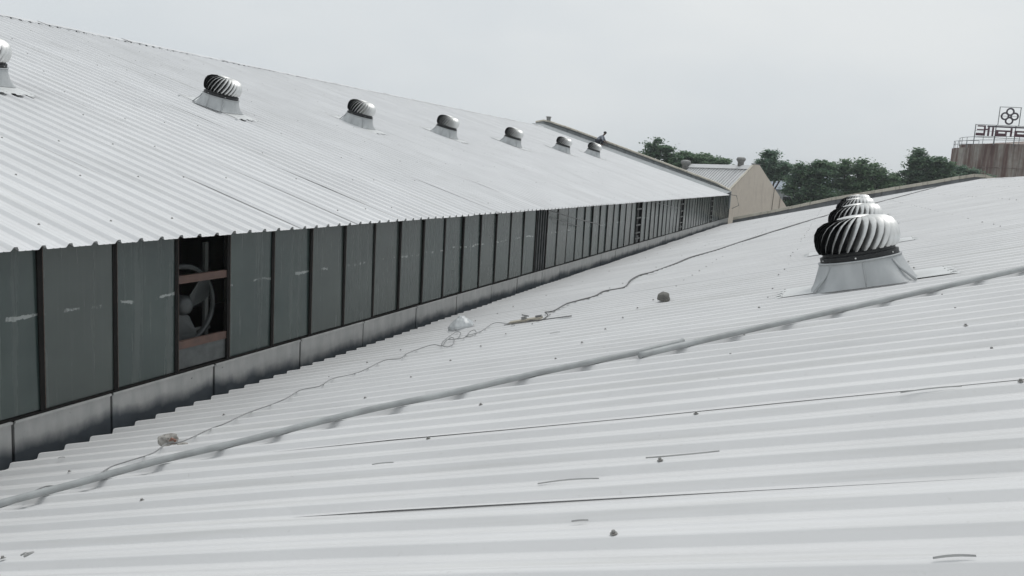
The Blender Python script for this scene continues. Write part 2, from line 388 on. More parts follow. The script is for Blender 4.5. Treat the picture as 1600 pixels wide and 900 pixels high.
ridge_caps(lp, RRX, zr(RRX)+0.01, AR, M['roof'], -3.0, YRE-1.5)
b = MB(); b.add([(LRX, YN, zl(LRX)), (LRX, YF, zl(LRX)), (LRX-14, YF, zl(LRX)-14*SL), (LRX-14, YN, zl(LRX)-14*SL)], [(0, 1, 2, 3)])
b.add([(LRX-14, YN, zl(LRX)-14*SL), (LRX-14, YF, zl(LRX)-14*SL), (LRX-14, YF, GZ), (LRX-14, YN, GZ)], [(0, 1, 2, 3)])
up('back_slope', b.mesh('back_slope', M['roof_up']))
b = MB(); b.add([(RRX, YN, zr(RRX)-0.02), (RRX, YRE, zr(RRX)-0.02), (RRX+14, YRE, zr(RRX)-14*SR), (RRX+14, YN, zr(RRX)-14*SR)], [(0, 1, 2, 3)])
b.add([(RRX+14, YN, zr(RRX)-14*SR), (RRX+14, YRE, zr(RRX)-14*SR), (RRX+14, YRE, GZ), (RRX+14, YN, GZ)], [(0, 1, 2, 3)])
lp('back_slope', b.mesh('back_slope', M['roof']))
b = MB()
for y in (YN+0.1, YF-0.2):
    b.add([(-7.1, y, GZ), (-7.1, y, zl(-7.1)-0.06), (LRX, y, zl(LRX)-0.06), (LRX-14, y, zl(LRX)-14*SL), (LRX-14, y, GZ)], [(0, 1, 2, 3, 4)])
b.add([(-7.12, YN, GZ), (-7.12, YF, GZ), (-7.12, YF, -2.7), (-7.12, YN, -2.7)], [(0, 1, 2, 3)])
up('end_wall', b.mesh('end_wall', M['dark']))
b = MB()
for y in (YN+0.1, YRE-0.1):
    b.add([(LX+0.1, y, GZ), (LX+0.1, y, zr(LX+0.1)-0.06), (RRX, y, zr(RRX)-0.06), (RRX+14, y, zr(RRX)-14*SR-0.02), (RRX+14, y, GZ)], [(0, 1, 2, 3, 4)])
lp('end_wall', b.mesh('end_wall', M['dark']))
b = MB(); b.box((-6.8, (YN+YF)/2, -3.46), (0.34, YF-YN, 0.04)); b.box((-6.62, (YN+YF)/2, -3.27), (0.02, YF-YN, 0.42))
lp('valley_gutter', b.mesh('valley_gutter', M['steel_grey']))

# ------------------------------------------------------------------ screws
sb = MB(); sb.lathe([(0.0145, 0.0), (0.0145, 0.003), (0.0075, 0.004), (0.0075, 0.012), (0.006, 0.0135)], 8, (False, True))
screw_me = sb.mesh('screw', M['screw'])
def screws(fn, xs, zf, y0, ny, ang, rotz, maxn, seed, dy, keep):
    rg = random.Random(seed); pts = []
    for x in xs:
        for i in range(ny):
            y = y0+i*dy
            if rg.random() > keep: continue
            pts.append((x+rg.uniform(-0.035, 0.035), y, zf(x)))
    pts.sort(key=lambda p: p[0]**2+p[1]**2 if p[1] > 1.5 else 1e9)
    nrm = Euler((0, ang, rotz)).to_matrix() @ Vector((0, 0, 1))
    for p in pts[:maxn]:
        fn('screw', screw_me, Vector(p)+nrm*0.043, (rg.uniform(-0.15, 0.15), ang+rg.uniform(-0.1, 0.1), rotz))
    rest = MB(); mt = Euler((0, ang, rotz)).to_matrix()
    for p in pts[maxn:]:
        rest.add([mt @ Vector(v)+Vector(p)+nrm*0.043 for v in sb.v], sb.f)
    if rest.v: tag(fn('screw_rows', rest.mesh('screw_rows', M['screw'])), kind='stuff')
# crest centres lie at Y0 + n*PITCH + 0.047
screws(lp, [-5.25, -3.7, -2.22, -0.6, 0.95, 2.5, 4.05, 5.6, 7.1], zr, Y0R+5*SW+0.047-2*PITCH, 70, -AR, 0, 240, 3, 3*PITCH, 0.78)
screws(up, [-7.2, -8.6, -9.97, -11.47, -12.9, -14.4, -15.9, -17.4, -19.0, -20.3], zl, 5.98-0.047, 66, -AL, math.pi, 240, 4, 3*PITCH, 0.62)

# ------------------------------------------------------------------ glazed side wall of the upper shed
MY0, MW = 5.73, 0.888
NB0, NB1 = -10, 63
OPEN = {2, 16, 29, 40, 52}
gp = []
for s in range(3):
    b = MB(); b.box((0, 0.425, 0.80), (0.008, 0.85, 1.60)); gp.append(b.mesh('glass_panel', M['glass']))
mm = MB(); mm.box((0.0, 0, 0.79), (0.055, 0.034, 1.64)); mm.box((0.029, 0, 0.79), (0.006, 0.052, 1.64)); mul = mm.mesh('mullion', M['mullion'])
mm = MB(); mm.box((0, 0, 0.8), (0.010, 0.006, 1.6)); edg = mm.mesh('panel_edge_strip', M['edge'])
SZ = -2.585
rg = random.Random(21)
for kk in range(NB0, NB1):
    y = MY0+kk*MW
    mo = up('mullion', mul, (-7.0, y, SZ-0.0), (0, 0, 0))
    link('edge_strip', edg, mo, (0.026, 0.033, 0.0))
    if kk in OPEN: continue
    up('glass_panel', gp[0], (-6.992+rg.uniform(-0.004, 0.006), y+0.022, SZ+rg.uniform(-0.008, 0.008)), (rg.uniform(-0.004, 0.004), rg.uniform(-0.012, 0.006), rg.uniform(-0.012, 0.012)))
up('mullion', mul, (-7.0, MY0+NB1*MW, SZ))
b = MB(); b.box((-6.985, (YN+YF)/2, SZ-0.022), (0.07, YF-YN, 0.03)); b.box((-7.04, (YN+YF)/2, -1.0), (0.05, YF-YN, 0.06))
up('sill_rail', b.mesh('sill_rail', M['mullion']))
# cement band below the sill, cut by open joints
cracks = [-2.8, -1.2, 0.5, 2.2, 3.8, 5.39, 6.54, 8.12, 9.91, 11.64, 13.49, 15.25, 17.12, 18.74, 20.58, 22.1, 24.66, 26.55]
while cracks[-1] < 60.2: cracks.append(cracks[-1]+rg.uniform(1.7, 2.0))
cracks[-1] = 61.5
for a, c_ in zip(cracks[:-1], cracks[1:]):
    b = MB(); t = rg.uniform(0.0, 0.012); ln = c_-a-0.035
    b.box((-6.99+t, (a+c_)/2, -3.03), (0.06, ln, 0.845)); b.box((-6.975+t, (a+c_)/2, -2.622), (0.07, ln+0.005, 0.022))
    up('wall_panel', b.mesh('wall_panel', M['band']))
b = MB(); b.box((-7.05, (YN+YF)/2, -3.03), (0.04, YF-YN, 0.86)); up('wall_backing', b.mesh('wall_backing', M['mullion']))

# first open bay: fan behind red-oxide rails
y0 = MY0+2*MW; yc = y0+MW/2
for nm, z, h, d in (('cross_rail', -1.505, 0.092, 0.0), ('cross_rail', -2.285, 0.092, 0.0)):
    b = MB(); b.box((-7.005, yc, z), (0.05, MW-0.04, h)); b.box((-7.02, yc, z-h/2+0.006), (0.07, MW-0.04, 0.010)); up(nm, b.mesh(nm, M['rail']))
b = MB(); b.box((-7.0, yc, -2.455), (0.012, MW-0.045, 0.24)); up('infill_panel', b.mesh('infill_panel', M['sheet_scrap']))
fan = up('exhaust_fan', (lambda: (lambda mb: mb.mesh('fan_ring', M['fan']))(MB().tube([(0, 0.475*math.cos(t*math.pi/20), 0.475*math.sin(t*math.pi/20)) for t in range(41)], 0.032, 8, False)))(), (-7.27, 7.92, -1.88), (0, 0, -0.12))
b = MB(); b.lathe([(0.0, 0.10), (0.06, 0.098), (0.105, 0.075), (0.125, 0.03), (0.125, -0.12)], 24, (False, True))
h = link('fan_hub', b.mesh('fan_hub', M['fan'], True), fan, (0, 0, 0), (0, math.pi/2, 0))
for a in (26, -104, 150):
    b = MB(); a = R(a); pts = [(0.11, -0.10, -0.02), (0.43, -0.17, -0.07), (0.445, 0.17, 0.07), (0.30, 0.21, 0.08), (0.11, 0.08, 0.03)]
    q = [(dx+0.02, rr*math.cos(a)-tt*math.sin(a), rr*math.sin(a)+tt*math.cos(a)) for rr, tt, dx in pts]
    b.prism(q, (0.008, 0, 0)); link('fan_blade', b.mesh('fan_blade', M['fan']), fan)
b = MB(); b.box((-0.05, 0.40, 0), (0.05, 0.05, 1.5)); b.box((-0.05, -0.40, 0), (0.05, 0.05, 1.5)); b.box((-0.06, 0, -0.34), (0.04, 0.95, 0.04))
link('fan_mount', b.mesh('fan_mount', M['steel_grey']), fan)
# second open bay: vertical bars and two bands of scrap angle
y0 = MY0+16*MW
for i in range(4):
    b = MB(); b.box((-6.99, y0+0.17+i*0.19, -1.78), (0.045, 0.05, 1.62)); up('security_bar', b.mesh('security_bar', M['fan']))
for z, h in ((-1.50, 0.07), (-2.24, 0.08)):
    b = MB(); b.box((-7.03, y0+0.45, z), (0.03, 0.80, h)); up('cross_rail', b.mesh('cross_rail', M['steel_grey']))
b = MB(); b.box((-7.05, y0+0.45, -2.43), (0.01, 0.80, 0.3)); up('infill_panel', b.mesh('infill_panel', M['sheet_scrap']))
for kk in (29, 40, 52):
    y0 = MY0+kk*MW
    for i, z in enumerate((-1.28, -1.62, -1.9, -2.2, -2.42)):
        b = MB(); b.box((-7.0, y0+0.45, z), (0.04, 0.80, 0.05)); up('cross_rail', b.mesh('cross_rail', M['steel_grey']))
    b = MB(); b.box((-7.0, y0+0.32, -1.78), (0.04, 0.05, 1.6)); up('security_bar', b.mesh('security_bar', M['steel_grey']))
    b = MB(); b.box((-7.03, y0+0.45, -2.45), (0.01, 0.80, 0.26)); up('infill_panel', b.mesh('infill_panel', M['sheet_scrap']))
# eave purlin that carries the sheets
b = MB(); b.box((-7.12, (YN+YF)/2, zl(-7.12)-0.115), (0.06, YF-YN, 0.09)); up('eave_purlin', b.mesh('eave_purlin', M['mullion']))

# ------------------------------------------------------------------ parapets at the far end
def gable_strip(fn, name, pts, lo, hi, y, th, mat, segs=None):
    # strip that follows a list of (x, z) points; lo/hi are offsets from z
    for (xa, za), (xb, zb) in zip(pts[:-1], pts[1:]):
        b = MB(); b.prism([(xa, y, za+lo), (xb, y, zb+lo), (xb, y, zb+hi), (xa, y, za+hi)], (0, th, 0)); fn(name, b.mesh(name, mat))
YP = 61.6
ltop = [(-6.95, -0.68), (-8.0, -0.19), (-10.83, 0.71), (-13.74, 1.60), (-16.74, 2.52), (-19.82, 3.42), (-20.9, 3.72), (-21.4, 3.80), (-22.1, 3.66)]
YLE = Y0L+k*SW
b = MB()
for (xa, za), (xb, zb) in zip(ltop[:-1], ltop[1:]):
    b.prism([(xa, YP, za-1.3), (xb, YP, zb-1.3), (xb, YP, zb-0.06), (xa, YP, za-0.06)], (0, 0.28, 0))
up('end_parapet', b.mesh('end_parapet', M['parapet']))
def resample(pts, step):
    o = [pts[0]]
    for (xa, za), (xb, zb) in zip(pts[:-1], pts[1:]):
        n = max(1, round(abs(xb-xa)/step))
        o += [(xa+(xb-xa)*i/n, za+(zb-za)*i/n) for i in range(1, n+1)]
    return o
for (xa, za), (xb, zb) in (lambda q: list(zip(q[:-1], q[1:])))(resample(ltop, 1.3)):
    b = MB(); d = 0.012*(1 if xb < xa else -1); j = rg.uniform(-0.012, 0.012)
    b.prism([(xa-d, YP-0.1, za-0.07+j), (xb+d, YP-0.1, zb-0.07+j), (xb+d, YP-0.1, zb+0.03+j), (xa-d, YP-0.1, za+0.03+j)], (0, 0.48, 0)); up('coping_stone', b.mesh('coping_stone', M['coping']))
b = MB(); b.tube([(x, YP-0.13, z-0.14) for x, z in ltop[:-1]], 0.035, 8); up('parapet_pipe', b.mesh('parapet_pipe', M['steel_grey']))
b = MB(); b.cyl((-21.1, YP+0.1, 3.7), (-21.1, YP+0.1, 4.02), 0.15, 0.17, 14); b.cyl((-21.1, YP+0.1, 4.02), (-21.1, YP+0.1, 4.08), 0.21, 0.21, 14)
up('stub_pipe', b.mesh('stub_pipe', M['vent_old']))
b = MB()
for (xa, za), (xb, zb) in zip(ltop[:-2], ltop[1:-1]):
    b.prism([(xa, YLE-0.15, zl(xa)+0.03), (xb, YLE-0.15, zl(xb)+0.03), (xb, YP+0.02, zl(xb)+0.16), (xa, YP+0.02, zl(xa)+0.16)], (0, 0, -0.02))
up('end_flashing', b.mesh('end_flashing', M['parapet']))
for x in (-8.55, -8.35):
    b = MB(); b.tube([(x, YP-0.2, -0.2), (x-0.02, YP-0.9, -0.5)], 0.018, 6); up('tie_rod', b.mesh('tie_rod', M['cable_dark']))
rtop = [(-6.64, -2.60), (-4.28, -1.97), (-0.17, -0.76), (3.75, 0.20), (5.63, 0.66), (7.45, 1.13), (8.3, 1.32), (8.9, 1.31), (9.6, 1.12), (15, -0.3)]
b = MB()
for (xa, za), (xb, zb) in zip(rtop[:-1], rtop[1:]):
    b.prism([(xa, YP, za-1.6), (xb, YP, zb-1.6), (xb, YP, zb-0.10), (xa, YP, za-0.10)], (0, 0.28, 0))
lp('end_parapet', b.mesh('end_parapet', M['parapet_dark']))
for (xa, za), (xb, zb) in (lambda q: list(zip(q[:-1], q[1:])))(resample(rtop, 1.4)):
    b = MB(); d = -0.012; j = rg.uniform(-0.01, 0.01)
    b.prism([(xa-d, YP-0.08, za-0.17+j), (xb+d, YP-0.08, zb-0.17+j), (xb+d, YP-0.08, zb+0.03+j), (xa-d, YP-0.08, za+0.03+j)], (0, 0.44, 0)); lp('coping_stone', b.mesh('coping_stone', M['coping']))
b = MB()
for (xa, za), (xb, zb) in zip(rtop[:5], rtop[1:6]):
    b.prism([(xa, YRE-0.12, zr(xa)-0.015), (xb, YRE-0.12, zr(xb)-0.015), (xb, YP+0.02, zr(xb)-0.05), (xa, YP+0.02, zr(xa)-0.05)], (0, 0, -0.02))
lp('end_flashing', b.mesh('end_flashing', M['parapet_dark']))
b = MB(); b.tube([(-6.9, YP-0.3, -0.98), (-6.5, YP-0.4, -1.02), (-6.3, YP-0.3, -1.7), (-6.75, YP-0.3, -1.95)], 0.022, 6)
tag(link('bent_wire', b.mesh('bent_wire', M['cable_dark'])), 'thin bent wire dangling from far end of the upper eave', 'wire')
b = MB(); b.tube([(-6.95, 20.9, -1.05), (-6.6, 22.2, -1.28), (-6.5, 24.3, -1.52)], 0.014, 6); b.tube([(-6.98, 21.0, -1.22), (-6.7, 22.2, -1.45), (-6.9, 23.8, -1.6)], 0.009, 6)
tag(link('loose_rod', b.mesh('loose_rod', M['cable_dark'])), 'thin dark rods sticking out from under the eave beside the barred window bay', 'rod')
b = MB(); b.tube([(-6.95, 34.6, -1.05), (-6.6, 36.3, -1.25), (-6.5, 37.6, -1.34)], 0.014, 6)
tag(link('loose_rod', b.mesh('loose_rod', M['cable_dark'])), 'short dark rod poking from under the far stretch of the eave', 'rod')

# ------------------------------------------------------------------ turbine ventilators
NV = 28
HP = [(0.10, 0.352), (0.215, 0.349), (0.315, 0.330), (0.388, 0.288), (0.427, 0.226), (0.441, 0.155), (0.441, 0.095), (0.428, 0.040), (0.410, 0.0)]
def vane_mesh():
    b = MB(); n = len(HP)
    for j, (r, z) in enumerate(HP):
        t = j/(n-1); c = R(24)-R(46)*t**0.7
        wd = R(10.5) if 0 < j < n-1 else R(7)
        for q, fr in ((0.0, 1.0), (0.33, 0.965), (0.7, 0.90), (1.0, 0.81)):
            a = c-wd*q+R(7); rr = r*(1-(1-fr)*min(1, j/2.0))
            b.v.append((rr*math.cos(a), rr*math.sin(a), z-(1-fr)*0.05))
    for j in range(n-1):
        for q in range(3): b.f.append((j*4+q, j*4+q+1, (j+1)*4+q+1, (j+1)*4+q))
    # inner skin coloured black for rotor shade, 2 mm behind the bright outer one
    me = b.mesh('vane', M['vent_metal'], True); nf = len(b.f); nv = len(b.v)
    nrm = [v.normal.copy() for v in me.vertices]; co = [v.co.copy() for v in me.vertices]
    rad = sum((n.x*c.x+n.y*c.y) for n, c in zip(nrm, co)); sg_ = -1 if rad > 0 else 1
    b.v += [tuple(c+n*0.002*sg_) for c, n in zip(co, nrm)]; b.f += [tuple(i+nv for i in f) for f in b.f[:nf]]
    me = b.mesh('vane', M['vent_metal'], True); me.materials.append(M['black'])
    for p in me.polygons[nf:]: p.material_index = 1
    return me
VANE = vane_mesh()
b = MB(); b.lathe([(0.32, -0.01), (0.335, 0.05), (0.34, 0.16), (0.30, 0.25), (0.2, 0.315), (0.1, 0.34)], 20, (True, True)); CORE = b.mesh('rotor_shade_core', M['black'])  # added black body stands in for shade behind the vane gaps
b = MB(); b.lathe([(0.17, 0.351), (0.165, 0.360), (0.09, 0.371), (0.02, 0.375)], 24, (False, True)); CAP = b.mesh('top_cap', M['vent_metal'], True)
b = MB(); b.lathe([(0.37, -0.012), (0.39, -0.006), (0.38, 0.006), (0.36, 0.004)], 32, (False, False)); RING = b.mesh('bottom_ring', M['black'])
b = MB(); b.lathe([(0.36, 0.0), (0.405, 0.0), (0.405, 0.055), (0.395, 0.058), (0.375, 0.062), (0.375, 0.10), (0.34, 0.10)], 40, (False, True)); COLLAR = b.mesh('collar', M['black'])
b = MB(); b.lathe([(0.009, 0), (0.009, 0.008)], 8); RIVET = b.mesh('rivet', M['vent_metal'])
CH = 0.275
def base_mesh(hx, hy):
    b = MB(); n = 48; rows = 9
    for j in range(rows+1):
        t = j/rows; e = 1-(1-t)**1.5 if j else 0
        for i in range(n):
            a = 2*math.pi*i/n; ca, sa = math.cos(a), math.sin(a); pw = 0.36+0.64*min(1, t*1.12)
            sx = math.copysign(abs(ca)**pw, ca)*hx; sy = math.copysign(abs(sa)**pw, sa)*hy
            cx, cy = 0.418*ca, 0.418*sa; k_ = t**0.8
            b.v.append((sx*(1-k_)+cx*k_, sy*(1-k_)+cy*k_, CH*t+0.008*t))
    rad = 0.432
    for z, r_ in ((CH-0.004, rad), (CH+0.012, rad), (CH+0.014, 0.41)):
        for i in range(n): a = 2*math.pi*i/n; b.v.append((r_*math.cos(a), r_*math.sin(a), z))
    for j in range(rows+3):
        for i in range(n): b.f.append((j*n+i, j*n+(i+1) % n, (j+1)*n+(i+1) % n, (j+1)*n+i))
    # moulded corner and centre ribs
    for sx in (-1, 1):
        b.tube([(sx*(hx-0.05), -hy+0.03, 0.01), (sx*(0.36), -0.30, CH*0.6), (sx*0.31, -0.29, CH*0.9)], 0.014, 6)
    b.tube([(0.02, -hy+0.005, 0.01), (0.02, -0.43, CH*0.5), (0.02, -0.422, CH*0.93)], 0.009, 6)
    return b.mesh('base', M['frp'], True)
BASE = base_mesh(0.55, 0.45); BASE_UP = base_mesh(0.49, 0.445)
def flash_mesh(u0, u1):
    b = MB()
    b.box(((u0+u1)/2, 0.03, 0.048), (u1-u0, 0.80, 0.004))
    b.box(((u0+u1)/2, 0.431, 0.032), (u1-u0, 0.004, 0.030))
    for u, s in ((u0, -1), (u1, 1)):
        for i in range(4): b.box((u+s*0.026, -0.33+i*0.22, 0.046), (0.06, 0.13, 0.004), Euler((0, s*0.12, 0)).to_matrix())
    return b.mesh('flashing', M['flash'])
FLASH = flash_mesh(-0.86, 0.86)
def vent(x, y, zf, ang, side, label, group, sc=(1, 1, 1), spin=0.0, detail=True):
    # local +x runs up the slope; side = 1 for the lower roof, -1 for the upper roof
    n_ = empty('turbine_vent', (x, y, zf(x)), (0, ang, 0)); n_.scale = sc
    tag(n_, label, 'roof vent', group)
    fl = link('flashing', FLASH, n_, (0, 0, 0), (0, (AL if side < 0 else -AR)-ang, 0))
    for s in (-1, 1):
        for i in range(4): link('rivet', RIVET, fl, (s*(0.86-0.02)+random.uniform(-0.01, 0.01), -0.32+i*0.23, 0.050))
    link('base', BASE if side > 0 else BASE_UP, n_, (0, 0, 0.036))
    cl = link('collar', COLLAR, n_, (0, 0, 0.044+CH+0.002))
    if detail:
        for i in range(6): a = R(-96+i*60); link('rivet', RIVET, cl, (0.402*math.cos(a), 0.402*math.sin(a), 0.03), (0, math.pi/2, a))
    rt = link('rotor', CORE, n_, (0, 0, 0.044+CH+0.100), (0, 0, spin))
    link('top_cap', CAP, rt); link('bottom_ring', RING, rt)
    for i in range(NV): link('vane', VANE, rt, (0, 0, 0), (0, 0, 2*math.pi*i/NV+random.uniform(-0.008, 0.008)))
    return n_
RG = 'turbine vents on the lower roof'; LG = 'turbine vents along the upper roof'
for i, (x, y, sc, lab) in enumerate([
    (0.40, 9.90, 1.0, 'largest and nearest shiny turbine vent with white cone base on the lower roof'),
    (0.50, 15.5, 1.0, 'second turbine vent of the lower roof row, right behind the nearest one'),
    (0.62, 21.5, 1.0, 'third turbine vent of the lower roof row, mostly hidden by two before it'),
    (0.74, 27.4, 1.0, 'farthest turbine vent of the lower roof row, only its dome top showing')]):
    vent(x, y, zr, -AR*0.95, 1, lab, RG, (sc, sc, 1.0 if i == 0 else sc), 0.05*i)
ULAB = ['turbine vent cut by the left edge of the photo on the upper roof', 'largest whole turbine vent on the upper roof, second from the left edge',
        'turbine vent on the upper roof, third from the left edge', 'middle turbine vent of the seven on the upper roof',
        'turbine vent on the upper roof, third from its far end', 'small turbine vent on the upper roof just before the one by the crouching person',
        'farthest turbine vent on the upper roof, in front of the crouching person']
for i, (x, y) in enumerate([(-13.15, 9.75), (-13.2, 15.5), (-13.35, 21.65), (-13.45, 27.75), (-13.4, 34.3), (-13.4, 41.5), (-13.35, 47.2)]):
    vent(x, y, zl, AL*0.86, -1, ULAB[i], LG, (0.94, 0.94, 0.97), 0.06*i, i < 3)

# ------------------------------------------------------------------ pipe, cables and litter on the lower roof
def on_roof(x, y, h): return (x, y, zr(x)+h)
def smooth_path(pts, sub=5):
    o = []
    P = [Vector(p) for p in pts]
    for i in range(len(P)-1):
        a = P[max(i-1, 0)]; b_ = P[i]; c_ = P[i+1]; d = P[min(i+2, len(P)-1)]
        for t in range(sub):
            t /= sub; o.append(0.5*((2*b_)+(c_-a)*t+(2*a-5*b_+4*c_-d)*t*t+(3*b_-a-3*c_+d)*t**3))
    o.append(P[-1]); return o
pr = 0.026
PA = [(-5.86, 2.67), (-5.00, 3.77), (-4.72, 4.13), (-4.38, 4.53), (-3.92, 4.98), (-3.56, 5.33), (-3.16, 5.64), (-2.74, 5.93), (-2.30, 6.24), (-1.86, 6.52), (-1.39, 6.84), (-1.08, 7.10)]
PB = [(-1.35, 6.60), (-1.08, 6.85), (-0.41, 7.34), (0.60, 8.09), (1.71, 8.90), (3.07, 9.89), (4.80, 11.14)]
hts = random.Random(9)
b = MB(); b.tube(smooth_path([on_roof(x, y, 0.043+pr+hts.uniform(0, 0.012)) for x, y in PA], 4), pr, 14); PM = b.mesh('conduit_pipe', M['pipe'], True)
tag(link('conduit_pipe', PM), 'long grey pipe lying across the ribs from the lower left, ending mid roof', 'pipe')
b = MB(); b.tube(smooth_path([on_roof(x, y, 0.043+pr+hts.uniform(0, 0.012)) for x, y in PB], 4), pr, 14)
tag(link('conduit_pipe', b.mesh('conduit_pipe', M['pipe'], True)), 'grey pipe passing in front of the nearest roof vent to the right edge', 'pipe')
CA = [(-5.77, 3.03), (-5.38, 3.42), (-5.00, 3.77), (-4.99, 3.95), (-5.07, 4.17), (-4.93, 4.18), (-4.83, 4.22), (-4.79, 4.36), (-4.91, 4.60), (-4.81, 4.70), (-4.84, 4.96), (-4.95, 5.22), (-4.78, 5.21), (-4.92, 5.71), (-4.83, 5.79), (-4.94, 6.22), (-4.94, 6.59), (-4.89, 6.78), (-5.09, 7.28), (-4.91, 7.37), (-4.99, 7.74), (-4.87, 8.09), (-4.93, 8.76), (-4.69, 8.73), (-4.88, 9.29), (-4.74, 9.68), (-4.50, 9.49), (-4.72, 10.07), (-4.67, 10.19), (-4.40, 9.63), (-4.32, 9.29), (-4.49, 9.47), (-4.80, 10.19), (-4.97, 10.93), (-4.80, 10.73), (-4.60, 10.19), (-4.67, 10.04), (-4.45, 10.07), (-4.67, 10.74), (-4.62, 10.80), (-4.43, 10.43), (-4.38, 10.11), (-4.48, 10.20), (-4.46, 10.67), (-4.58, 11.43), (-4.28, 11.17), (-4.01, 10.81)]
b = MB(); b.tube(smooth_path([on_roof(x, y, 0.055+0.01*math.sin(i*2.3)) for i, (x, y) in enumerate(CA)], 4), 0.0052, 7)
tag(link('thin_cable', b.mesh('thin_cable', M['cable'], True)), 'thin grey cable with tangled loops running along the lower edge of the near roof', 'cable')
CB = [(-3.89, 10.95), (-3.85, 11.01), (-3.68, 10.96), (-3.74, 11.46), (-3.95, 11.95), (-3.92, 12.07), (-3.84, 12.13), (-3.90, 12.87), (-3.83, 13.38), (-3.64, 13.66), (-3.65, 14.34), (-3.38, 14.69), (-3.60, 16.13), (-3.65, 17.25), (-3.51, 17.86), (-3.31, 19.40), (-3.21, 21.10), (-2.82, 22.89), (-2.41, 25.39), (-1.44, 30.68), (0.22, 38.63), (2.25, 44.01), (4.40, 50.86), (5.87, 55.75)]
b = MB(); b.tube(smooth_path([on_roof(x, y, 0.055+0.008*math.sin(i*2.1)) for i, (x, y) in enumerate(CB)], 4), [0.006+0.0002*i for i in range(len(CB)*4-3)], 7)
tag(link('dark_cable', b.mesh('dark_cable', M['cable_dark'], True)), 'dark wavy cable running up the far part of the lower roof from the pale board', 'cable')
def rock(seed, d, jag=0.22, n=2):
    import bmesh
    bm = bmesh.new(); bmesh.ops.create_icosphere(bm, subdivisions=n, radius=1.0); rg_ = random.Random(seed)
    from mathutils import noise
    for v in bm.verts:
        p = v.co.copy(); k_ = 1+jag*noise.noise(p*1.6+Vector((seed, seed*2, 0)))*1.6
        v.co = Vector((p.x*d[0]*k_, p.y*d[1]*k_, max(p.z, -0.55)*d[2]*k_))
    b_ = MB(); bm.verts.index_update(); b_.v = [tuple(v.co) for v in bm.verts]; b_.f = [tuple(v.index for v in f.verts) for f in bm.faces]; bm.free(); return b_
x, y = -2.02, 11.2
tag(link('stone', rock(3, (0.085, 0.085, 0.078), 0.16, 3).mesh('stone', M['stone'], True), None, on_roof(x, y, 0.085)), 'rounded grey stone lying alone on the lower roof between pipe and dark cable', 'stone')
x, y = -5.02, 5.30
bk = tag(link('brick_lump', rock(8, (0.075, 0.05, 0.05), 0.5, 3).mesh('brick_lump', M['lime']), None, on_roof(x, y, 0.062), (0, 0, 0.5)), 'broken mortar-covered brick lump beside the grey pipe at lower left', 'brick')
b = MB(); b.box((0, 0, 0), (0.05, 0.012, 0.045), Euler((0.3, 0.5, 0.2)).to_matrix()); link('red_face', b.mesh('red_face', M['brick']), bk, (0.050, -0.034, 0.012))
r2 = rock(17, (0.045, 0.03, 0.02), 0.3, 2); link('mortar_crumb', r2.mesh('mortar_crumb', M['lime']), bk, (0.13, -0.035, -0.02))
# plastic bag: crumpled pyramid
import bmesh
from mathutils import noise as mnoise
bm = bmesh.new(); bmesh.ops.create_icosphere(bm, subdivisions=4, radius=1.0)
for v in bm.verts:
    p = v.co.copy(); t = max(0.0, p.z); s = 1-0.62*t
    k_ = 1+0.22*abs(mnoise.noise(p*2.3))+0.10*abs(mnoise.noise(p*5.5+Vector((4, 1, 2))))
    v.co = Vector((p.x*0.19*s*k_+0.03*t, p.y*0.15*s*k_, max(-0.25, p.z)*0.140*k_))
b = MB(); bm.verts.index_update(); b.v = [tuple(v.co) for v in bm.verts]; b.f = [tuple(v.index for v in f.verts) for f in bm.faces]; bm.free()
tag(link('plastic_bag', b.mesh('plastic_bag', M['bag'], True), None, on_roof(-5.22, 11.65, 0.085), (0, -AR, 0.3)), 'crumpled white plastic bag near the edge of the lower roof above the cable loops', 'bag')
bd = tag(link('wooden_board', MB().box((0, 0, 0), (0.48, 0.15, 0.03)).mesh('wooden_board', M['wood']), None, on_roof(-3.96, 11.12, 0.065), (0, -AR, 0.10)), 'pale switch board plank with small fittings between the two cables', 'board')
b = MB(); b.box((-0.02, 0, 0.035), (0.07, 0.05, 0.04)); b.box((0.0, 0.02, 0.065), (0.10, 0.03, 0.02), Euler((0, 0.4, 0.5)).to_matrix()); link('switch', b.mesh('switch', M['cable']), bd)
b = MB(); b.box((0.2, 0, 0.03), (0.09, 0.05, 0.025)); link('socket', b.mesh('socket', M['cable']), bd)
b = MB(); b.tube([on_roof(-4.25, 11.03, 0.05), on_roof(-3.7, 10.97, 0.052), on_roof(-3.22, 10.92, 0.05)], 0.007, 6)
tag(link('thin_rod', b.mesh('thin_rod', M['cable_dark'])), 'straight thin dark rod lying just below the pale board', 'rod')
